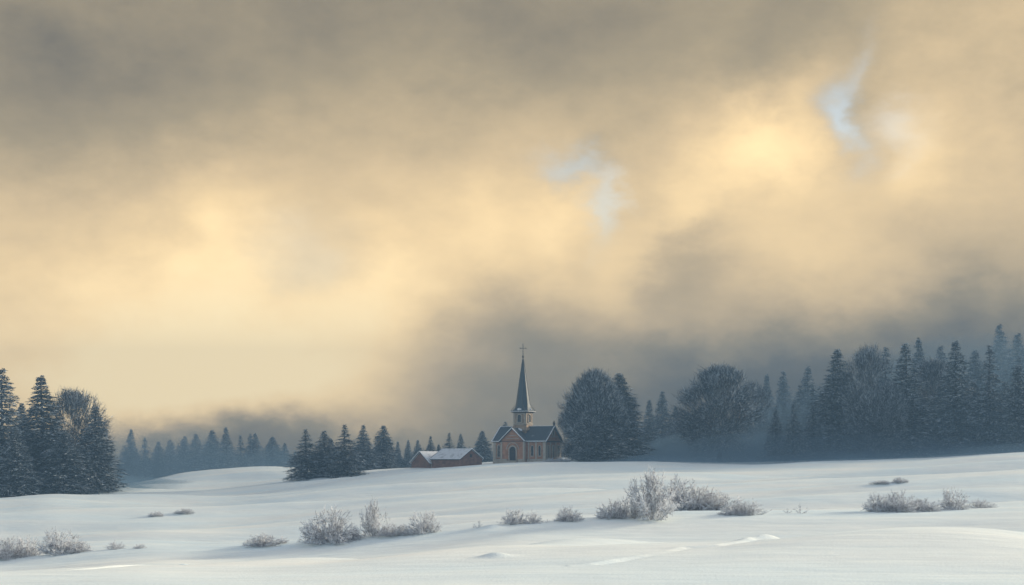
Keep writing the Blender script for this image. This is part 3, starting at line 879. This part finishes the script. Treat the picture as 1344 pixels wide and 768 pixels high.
    for s in (-1, 1):
        for q in (-1, 1): lb.box(s * 1.27 - .12, s * 1.27 + .12, q * 1.47 - .05, q * 1.47 + .05, 7.72, 9.6); lb.box(s * 1.47 - .05, s * 1.47 + .05, q * 1.27 - .11, q * 1.27 + .11, 7.72, 9.6)
    lb.obj('tower_moulding', M_TRIM, tower)
    for ax, sg in (('y', -1), ('x', 1), ('y', 1), ('x', -1)):
        arch_opening(tower, 'belfry_window', ax, 0, sg * 1.45, sg, .82, 7.95, 1.55, .17, M_GLASS)
    cn = B().ring([cham(1.5, .2, 9.78), cham(1.62, .22, 9.86), cham(1.85, .2, 10.0), cham(1.9, .2, 10.08)])
    cn.obj('cornice', M_DARKTRIM, tower)
    sb = B().ring([cham(1.25, .3, 6.15), cham(2.05, .45, 6.3), cham(1.8, .3, 6.75), cham(1.5, .2, 6.95)])
    sb.obj('tower_skirt', M_TOWER, tower)
    sc = B()
    rg = random.Random(3)
    for (ux, uy, s) in ((.1, -2.0, .55), (.55, -2.05, .4), (1.9, -.6, .35), (-.35, -1.95, .35)):
        zc = 6.35
        sc.ring([[(ux + q * s * math.cos(a) * rg.uniform(.85, 1.1), uy + q * s * .6 * math.sin(a), zc + zq * s) for a in [i * math.pi / 4 for i in range(8)]] for q, zq in ((1, -.5), (1.02, 0), (.8, .35), (.4, .6), (.05, .68))])
    sc.each('snow_patch', M_CAP, tower)
    # spire: eight sided with a bell-cast foot
    def octa(q, zq, k=.4142): return [(q * p, q * s_, zq) for p, s_ in ((-k, -1), (k, -1), (1, -k), (1, k), (k, 1), (-k, 1), (-1, k), (-1, -k))]
    sp = B().ring([octa(1.98, 10.08, .86), octa(1.98, 10.14, .86), octa(1.72, 10.45, .66), octa(1.48, 11.0, .46), octa(1.34, 11.7), octa(.95, 14.6), octa(.5, 18.), octa(.12, 20.9)])
    spire = sp.obj('spire', M_SPIRE, tower)
    sr = B()
    rr_ = [octa(1.99, 10.2, .86), octa(1.36, 11.7), octa(.52, 18.), octa(.14, 20.9)]
    for j in (0, 1, 2, 3, 5, 6, 7, 4):
        for a, b in zip(rr_[:-1], rr_[1:]): sr.beam(a[j], b[j], .055, .055)
    sr.obj('ridge_strip', M_METAL, spire)
    se = B(); o_ = octa(2.0, 10.17, .86)
    for j in range(8): se.beam(o_[j], o_[(j + 1) % 8], .12, .1)
    for (ux, uy, s) in ((-.1, -1.62, .34), (.35, -1.66, .24), (1.64, .2, .22)):
        se.ring([[(ux + q * s * math.cos(a), uy + q * s * .7 * math.sin(a), 10.62 + zq * s) for a in [i * math.pi / 4 for i in range(8)]] for q, zq in ((1, -.7), (1, 0), (.75, .4), (.1, .65))])
    se.obj('snow_edge', M_CAP, spire, bevel=.02)
    fi = B().ring([[(q * math.cos(a), q * math.sin(a), zq) for a in [i * math.pi / 4 for i in range(8)]] for q, zq in ((.14, 20.85), (.1, 21.15), (.24, 21.3), (.27, 21.45), (.2, 21.62), (.07, 21.7), (.06, 22.0))])
    fi.obj('finial', M_METAL, spire)
    ca = math.radians(30)   # cross turned to face the viewer
    cr = B()
    ux, uy = math.cos(ca), math.sin(ca)
    cr.beam((0, 0, 21.6), (0, 0, 24.0), .13, .13, up=(uy, -ux, 0))
    cr.beam((-.62 * ux, -.62 * uy, 23.15), (.62 * ux, .62 * uy, 23.15), .12, .12)
    for s in (-1, 1): cr.beam((s * .62 * ux, s * .62 * uy, 23.03), (s * .62 * ux, s * .62 * uy, 23.27), .14, .1, up=(uy, -ux, 0))
    cr.beam((-.12 * ux, -.12 * uy, 24.0), (.12 * ux, .12 * uy, 24.0), .14, .1)
    cr.obj('cross', M_METAL, spire)
church()

def barn():
    d = 290.; k = d / F
    x = (540 - CX) * k
    z = -(612.5 - HY) * k
    r = empty('barn', (x, d, z), math.radians(-45))
    set_tags(r, 'low red brick barn with two gables and patchy snow on its roofs', 'barn')
    # left wing, gable to the front
    ze = .85; zr = 2.95
    lw = B().extrude([(0, -2), (5.6, -2), (5.6, ze), (2.8, zr - .02), (0, ze)], 'y', 0, 5.6); wa = lw.obj('left_wing_wall', M_BARN, r)
    rl = B(); a0, a1, zz, c = gable_roof(rl, 'y', 0, 5.6, -.3, 5.8, ze, zr, th=.15, oh=.3); rlo = rl.obj('roof', M_BARNROOF, r)
    # long range with its gable at the right
    zb = 1.15; zq = 3.0; z0 = .45
    ml = B().extrude([(.35, -2), (6.4, -2), (6.4, zb + z0), (3.37, zq + z0 - .02), (.35, zb + z0)], 'x', 5.62, 14.1); ml.obj('long_range_wall', M_BARN, r)
    rm = B(); b0, b1, zm, cm = gable_roof(rm, 'x', .35, 6.4, 5.45, 14.4, zb + z0, zq + z0, th=.155, oh=.3); rmo = rm.obj('roof', M_BARNROOF, r)
    s = B(); t = .16
    for q in (a0, a1): s.beam((q, -.26, zz + t), (c, -.26, zr + t + .04), .2, .14)
    s.obj('snow_edge', M_CAP, rlo, bevel=.03)
    s = B()
    for q in (b0, b1): s.beam((14.36, q, zm + t), (14.36, cm, zq + z0 + t + .04), .2, .14)
    s.beam((5.7, b0, zm + t), (14.4, b0, zm + t), .2, .1); s.beam((5.5, cm, zq + z0 + t + .02), (14.3, cm, zq + z0 + t + .02), .22, .1)
    s.obj('snow_edge', M_CAP, rmo, bevel=.03)
    v = B()
    for q in (b0, b1): v.beam((5.47, q, zm + .1), (5.47, cm, zq + z0 + .1), .07, .2)
    v.obj('verge_board', M_WOOD, rmo)
    f = B()
    for q in (a0, a1): f.beam((q, -.31, zz + .03), (c, -.31, zr + .03), .05, .16)
    f.obj('verge_board', M_WOOD, rlo)
    f = B()
    for q in (b0, b1): f.beam((14.42, q, zm + .03), (14.42, cm, zq + z0 + .03), .05, .16)
    f.beam((5.7, b0 - .02, zm + .03), (14.3, b0 - .02, zm + .03), .05, .14)
    f.obj('fascia', M_WOOD, rmo)
    B().beam((5.75, .3, -1), (5.75, .3, 1.1), .1, .1, up=(0, 1, 0)).obj('downpipe', M_TRIM, r)
    ch = B().box(8.9, 8.97, .9, 3.2, 2.2, 2.25)
    # small hatch in the right gable
    hb = B().box(14.1, 14.13, 3.05, 3.7, 1.9, 2.5); hb.obj('hatch', M_WOOD, r)
barn()

# scrub at the foot of the church wall
for px, row, w, h, lab in ((724, 604.5, 22, 4.5, 'low snowy scrub at the foot of the right church gable'), (738, 606, 22, 6, 'snowy scrub between the church corner and the clump of trees')):
    d = 280.; x = (px - CX) / F * d
    o = link('frosted_bush', BSH[1]); k = d / F
    o.location = (x, d, ground_at(x, d)); o.scale = (w * k / 1.9, w * k / 2.4, h * k)
    set_tags(o, lab, 'bush', 'snowy scrub beside the church')

# ------------------------------------------------------------------ haze
HAZE_DENS = .00135
def haze():
    m = bpy.data.materials.new('haze'); m.use_nodes = True; nt = m.node_tree
    for n in list(nt.nodes): nt.nodes.remove(n)
    out = nt.nodes.new('ShaderNodeOutputMaterial'); v = nt.nodes.new('ShaderNodeVolumePrincipled')
    v.inputs['Color'].default_value = (.11, .19, .29, 1)
    v.inputs['Density'].default_value = HAZE_DENS
    v.inputs['Anisotropy'].default_value = .1
    nt.links.new(v.outputs[0], out.inputs['Volume'])
    b = B().box(-660, 660, -660, 660, -19, 50)
    o = b.obj('haze', m, None); o['kind'] = 'stuff'; set_tags(o, 'pale blue winter haze filling the air over the fields and woods', 'haze')
haze()

def low_mist(height, dens, y0, what, x0=None, x1=None, y1=None, deep=26):
    m = bpy.data.materials.new('low_mist'); m.use_nodes = True; nt = m.node_tree
    for n in list(nt.nodes): nt.nodes.remove(n)
    out = nt.nodes.new('ShaderNodeOutputMaterial'); v = nt.nodes.new('ShaderNodeVolumePrincipled')
    v.inputs['Color'].default_value = (.155, .245, .335, 1); v.inputs['Density'].default_value = dens
    nt.links.new(v.outputs[0], out.inputs['Volume'])
    xs = np.arange(-260, 261, 5.0); ys = np.concatenate([np.arange(252, 300, 3.0), np.arange(300, 600, 10.0)])
    X, Y = np.meshgrid(xs, ys)
    G = gz(X, Y, False)
    def sm(a, b, v):
        q = np.clip((v - a) / (b - a), 0, 1); return q * q * (3 - 2 * q)
    side = np.maximum(sm(-68, -84, X) * sm(335, 305, Y) * (height < 6), sm(7 + height, 26 + height * 3, X))
    if x0 is not None: side = sm(x0, x0 + 40, X) * sm(x1, x1 - 40, X) * sm(y1, y1 - 60, Y)
    h = height * (1 + .32 * np.sin(X * .07 + height) + .16 * np.sin(X * .19 + Y * .05 + height)) * sm(y0, y0 + deep, Y) * (1 - sm(520, 595, Y)) * side * sm(260, 240, np.abs(X)) + .02
    top = np.stack([X, Y, G + h - .3 * (h < .3)], -1).reshape(-1, 3); bot = np.stack([X, Y, G - 1.2 - height * .05], -1).reshape(-1, 3)
    ny, nx = X.shape; nn = nx * ny; f = []
    for i in range(ny - 1):
        for j in range(nx - 1):
            a = i * nx + j; f.append((a, a + 1, a + nx + 1, a + nx)); f.append((a + nn, a + nx + nn, a + nx + 1 + nn, a + 1 + nn))
    for j in range(nx - 1):
        f.append((j, j + nn, j + 1 + nn, j + 1)); a = (ny - 1) * nx + j; f.append((a, a + 1, a + 1 + nn, a + nn))
    for i in range(ny - 1):
        a = i * nx; f.append((a, a + nx, a + nx + nn, a + nn)); a = i * nx + nx - 1; f.append((a, a + nn, a + nx + nn, a + nx))
    o = link('haze', mesh_from('low_mist', np.concatenate([top, bot]).tolist(), f, m)); o['kind'] = 'stuff'
    set_tags(o, what, 'mist')
low_mist(1.6, .045, 250, 'densest shallow mist lying on the snow round the feet of the trees')
low_mist(4.2, .022, 253, 'thin bluish mist reaching up to the lowest boughs of the trees')
low_mist(7.5, .017, 259, 'faint mist half way up the lower crowns in the woods')
low_mist(12., .009, 263, 'faintest mist veil hanging among the upper crowns of the woods')
low_mist(17., .0055, 395, 'soft bank of mist in front of the far spruces behind the left snow hill', -230, -50, 540, 60)
low_mist(24., .0075, 305, 'soft bank of mist behind the first trees of the right wood', 40, 260, 520, 70)

# ------------------------------------------------------------------ sky
SUN_AZ = math.radians(62); SUN_EL = math.radians(14)
def world():
    w = bpy.data.worlds.new('World'); S.world = w; w.use_nodes = True; nt = w.node_tree
    for n in list(nt.nodes): nt.nodes.remove(n)
    L = nt.links.new
    out = nt.nodes.new('ShaderNodeOutputWorld'); bg = nt.nodes.new('ShaderNodeBackground'); L(bg.outputs[0], out.inputs[0])
    bg.inputs['Strength'].default_value = .1
    sky = nt.nodes.new('ShaderNodeTexSky'); sky.sky_type = 'NISHITA'; sky.sun_disc = False
    sky.sun_elevation = SUN_EL; sky.sun_rotation = SUN_AZ; sky.air_density = 1.0; sky.dust_density = 1.5; sky.ozone_density = 1.2
    def math_(op, a, b=None, c=None):
        n = nt.nodes.new('ShaderNodeMath'); n.operation = op
        for i, q in enumerate((a, b, c)):
            if q is None: continue
            if isinstance(q, (int, float)): n.inputs[i].default_value = q
            else: L(q, n.inputs[i])
        return n.outputs[0]
    def vec(op, a, b=None):
        n = nt.nodes.new('ShaderNodeVectorMath'); n.operation = op
        for i, q in enumerate((a, b)):
            if q is None: continue
            if isinstance(q, tuple): n.inputs[i].default_value = q
            else: L(q, n.inputs[i])
        return n.outputs['Value'] if op in ('DOT_PRODUCT', 'LENGTH') else n.outputs['Vector']
    tc = nt.nodes.new('ShaderNodeTexCoord'); g = tc.outputs['Generated']
    sp = nt.nodes.new('ShaderNodeSeparateXYZ'); L(g, sp.inputs[0]); X, Y, Z = sp.outputs
    u = math_('ARCTAN2', X, Y)
    hz = math_('SQRT', math_('ADD', math_('MULTIPLY', X, X), math_('MULTIPLY', Y, Y)))
    v = math_('ARCTAN2', Z, hz)
    cb = nt.nodes.new('ShaderNodeCombineXYZ'); L(u, cb.inputs[0]); L(v, cb.inputs[1])
    P = cb.outputs[0]
    def nz(scale, detail, rough=.5, off=(0, 0, 0), col=False, sq=(1, 1, 1.6)):
        mp = nt.nodes.new('ShaderNodeMapping'); mp.inputs['Location'].default_value = off; mp.inputs['Scale'].default_value = sq
        L(g, mp.inputs['Vector'])
        n = nt.nodes.new('ShaderNodeTexNoise'); n.inputs['Scale'].default_value = scale; n.inputs['Detail'].default_value = detail; n.inputs['Roughness'].default_value = rough
        L(mp.outputs[0], n.inputs['Vector']); return n.outputs['Color'] if col else n.outputs['Fac']
    # billowing displacement of all the cloud masses
    wn = vec('SUBTRACT', nz(10, 7, .58, col=True), (.5, .5, .5))
    warp = nt.nodes.new('ShaderNodeVectorMath'); warp.operation = 'SCALE'; L(wn, warp.inputs[0]); warp.inputs['Scale'].default_value = .095
    PW = vec('ADD', P, warp.outputs[0])
    def dirc(px, row):
        x, y, z = (px - CX) / F, 1.0, (HY - row) / F
        return math.atan2(x, y), math.atan2(z, math.hypot(x, y))
    def blob(px, row, sx, sy, amp, rot=0, acc=None, src=None):
        a, b = dirc(px, row); c, s = math.cos(rot), math.sin(rot)
        dlt = vec('SUBTRACT', src or PW, (a, b, 0.0))
        e1 = vec('DOT_PRODUCT', dlt, (c * F / sx, s * F / sx, 0.0)); e2 = vec('DOT_PRODUCT', dlt, (-s * F / sy, c * F / sy, 0.0))
        q = math_('MULTIPLY_ADD', e1, e1, math_('MULTIPLY', e2, e2))
        ex = math_('POWER', 2.71828, math_('MULTIPLY', q, -1.0))
        return math_('MULTIPLY', ex, amp) if acc is None else math_('MULTIPLY_ADD', ex, amp, acc)
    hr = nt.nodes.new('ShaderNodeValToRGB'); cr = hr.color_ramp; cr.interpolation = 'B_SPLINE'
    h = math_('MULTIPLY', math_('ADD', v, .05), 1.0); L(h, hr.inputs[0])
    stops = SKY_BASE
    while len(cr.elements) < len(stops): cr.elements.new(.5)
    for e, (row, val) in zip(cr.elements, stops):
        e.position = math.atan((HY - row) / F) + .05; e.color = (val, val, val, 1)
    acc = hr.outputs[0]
    # soft cloud texture
    n1 = math_('SUBTRACT', nz(5, 6, .5, (3, 1, 2)), .5); acc = math_('MULTIPLY_ADD', n1, .22, acc)
    n2 = math_('SUBTRACT', nz(16, 5, .5, (1, 7, 2)), .5); acc = math_('MULTIPLY_ADD', n2, .10, acc)
    n3 = math_('SUBTRACT', nz(38, 6, .6, (5, 2, 9)), .5); acc = math_('MULTIPLY_ADD', n3, .09, acc)
    for b in BLOBS: acc = blob(*b, acc=acc)
    cl = nt.nodes.new('ShaderNodeValToRGB'); cr = cl.color_ramp; L(acc, cl.inputs[0])
    while len(cr.elements) < len(CLOUD): cr.elements.new(.5)
    for e, (p, c) in zip(cr.elements, CLOUD): e.position = p; e.color = lin(*c)
    sc = nt.nodes.new('ShaderNodeVectorMath'); sc.operation = 'SCALE'; L(cl.outputs[0], sc.inputs[0]); sc.inputs['Scale'].default_value = 12.6
    # openings where the clear sky shows
    gap = None
    for b in GAPS: gap = blob(*b, acc=gap)
    back = math_('MULTIPLY', math_('ADD', math_('MULTIPLY', Y, -1.0), .35), .8)     # unseen sky behind the viewer, cleared of cloud for blue fill on snow
    high = math_('MULTIPLY', math_('SUBTRACT', v, .38), 2.6)                          # likewise the unseen sky overhead
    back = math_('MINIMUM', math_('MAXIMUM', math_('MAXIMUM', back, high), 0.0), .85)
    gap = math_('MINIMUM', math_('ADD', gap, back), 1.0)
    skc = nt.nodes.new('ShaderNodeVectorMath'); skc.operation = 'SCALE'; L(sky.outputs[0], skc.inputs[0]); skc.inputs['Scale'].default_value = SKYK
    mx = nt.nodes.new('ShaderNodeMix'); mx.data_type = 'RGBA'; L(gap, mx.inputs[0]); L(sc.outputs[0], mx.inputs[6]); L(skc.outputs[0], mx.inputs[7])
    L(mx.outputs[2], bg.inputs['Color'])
    w.cycles.sampling_method = 'MANUAL'; w.cycles.sample_map_resolution = 1024
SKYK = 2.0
SKY_BASE = [(690, .3), (600, .36), (540, .53), (450, .64), (330, .64), (200, .50), (80, .35), (-60, .36), (-300, .6), (-900, .74)]  # last stops, unseen above the frame, are brightened to light the snow
CLOUD = [(0, (44, 50, 56)), (.2, (95, 91, 83)), (.38, (142, 129, 105)), (.55, (188, 165, 128)), (.72, (223, 194, 145)), (.86, (247, 216, 161)), (1, (255, 229, 176))]
BLOBS = [
 (290, 300, 75, 80, .16), (290, 430, 150, 90, .16), (505, 355, 80, 60, .17), (625, 285, 55, 60, .14), (735, 280, 60, 70, .16),
 (990, 190, 75, 50, .26), (1065, 125, 45, 60, .12), (885, 285, 80, 34, .16, .5), (1215, 195, 60, 60, .14), (1060, 320, 110, 110, .08),
 (825, 365, 34, 50, .12), (60, 150, 190, 100, -.15), (640, 10, 260, 80, -.08), (300, 110, 160, 60, -.03), (1330, 10, 170, 110, .20),
 (670, 430, 100, 60, -.20), (640, 530, 120, 60, -.16), (1230, 490, 300, 95, -.46), (885, 345, 80, 55, -.13), (1115, 150, 38, 45, -.10), (760, 215, 45, 30, -.10), (1270, 330, 120, 100, -.04),
 (190, 520, 270, 75, .38), (230, 598, 330, 34, -.30), (200, 400, 220, 80, .16), (480, 400, 120, 60, .06), (470, 430, 110, 50, .08), (450, 470, 110, 60, .08), (900, 510, 190, 60, -.25), (400, 520, 200, 50, .1)]
GAPS = [(748, 215, 36, 16, .36, -.3), (787, 270, 13, 36, .38, .25), (1112, 150, 20, 36, .40, .3), (1128, 105, 14, 50, .2, -.2), (390, 320, 55, 45, .16), (1190, 172, 34, 22, .22)]
world()

sd = bpy.data.lights.new('sun', 'SUN'); sd.energy = 5.0; sd.angle = math.radians(10); sd.color = (1, .86, .66)
so = bpy.data.objects.new('sun', sd); COL.objects.link(so)
dv = Vector((math.sin(SUN_AZ) * math.cos(SUN_EL), math.cos(SUN_AZ) * math.cos(SUN_EL), math.sin(SUN_EL)))
so.rotation_euler = dv.to_track_quat('Z', 'Y').to_euler(); so.location = dv * 200

# ------------------------------------------------------------------ camera
cd = bpy.data.cameras.new('camera'); cam = bpy.data.objects.new('camera', cd); COL.objects.link(cam)
cd.sensor_width = 36; cd.lens = 36 * F / 1344; cd.shift_y = (HY - 384) / 1344; cd.clip_end = 5000; cd.clip_start = .1
cam.location = (0, 0, 0); cam.rotation_euler = (math.pi / 2, 0, 0)
S.camera = cam
S.render.engine = 'CYCLES'
S.cycles.volume_bounces = 1; S.cycles.max_bounces = 5
S.view_settings.view_transform = 'Standard'; S.view_settings.look = 'None'; S.view_settings.gamma = 1; S.view_settings.exposure = .5
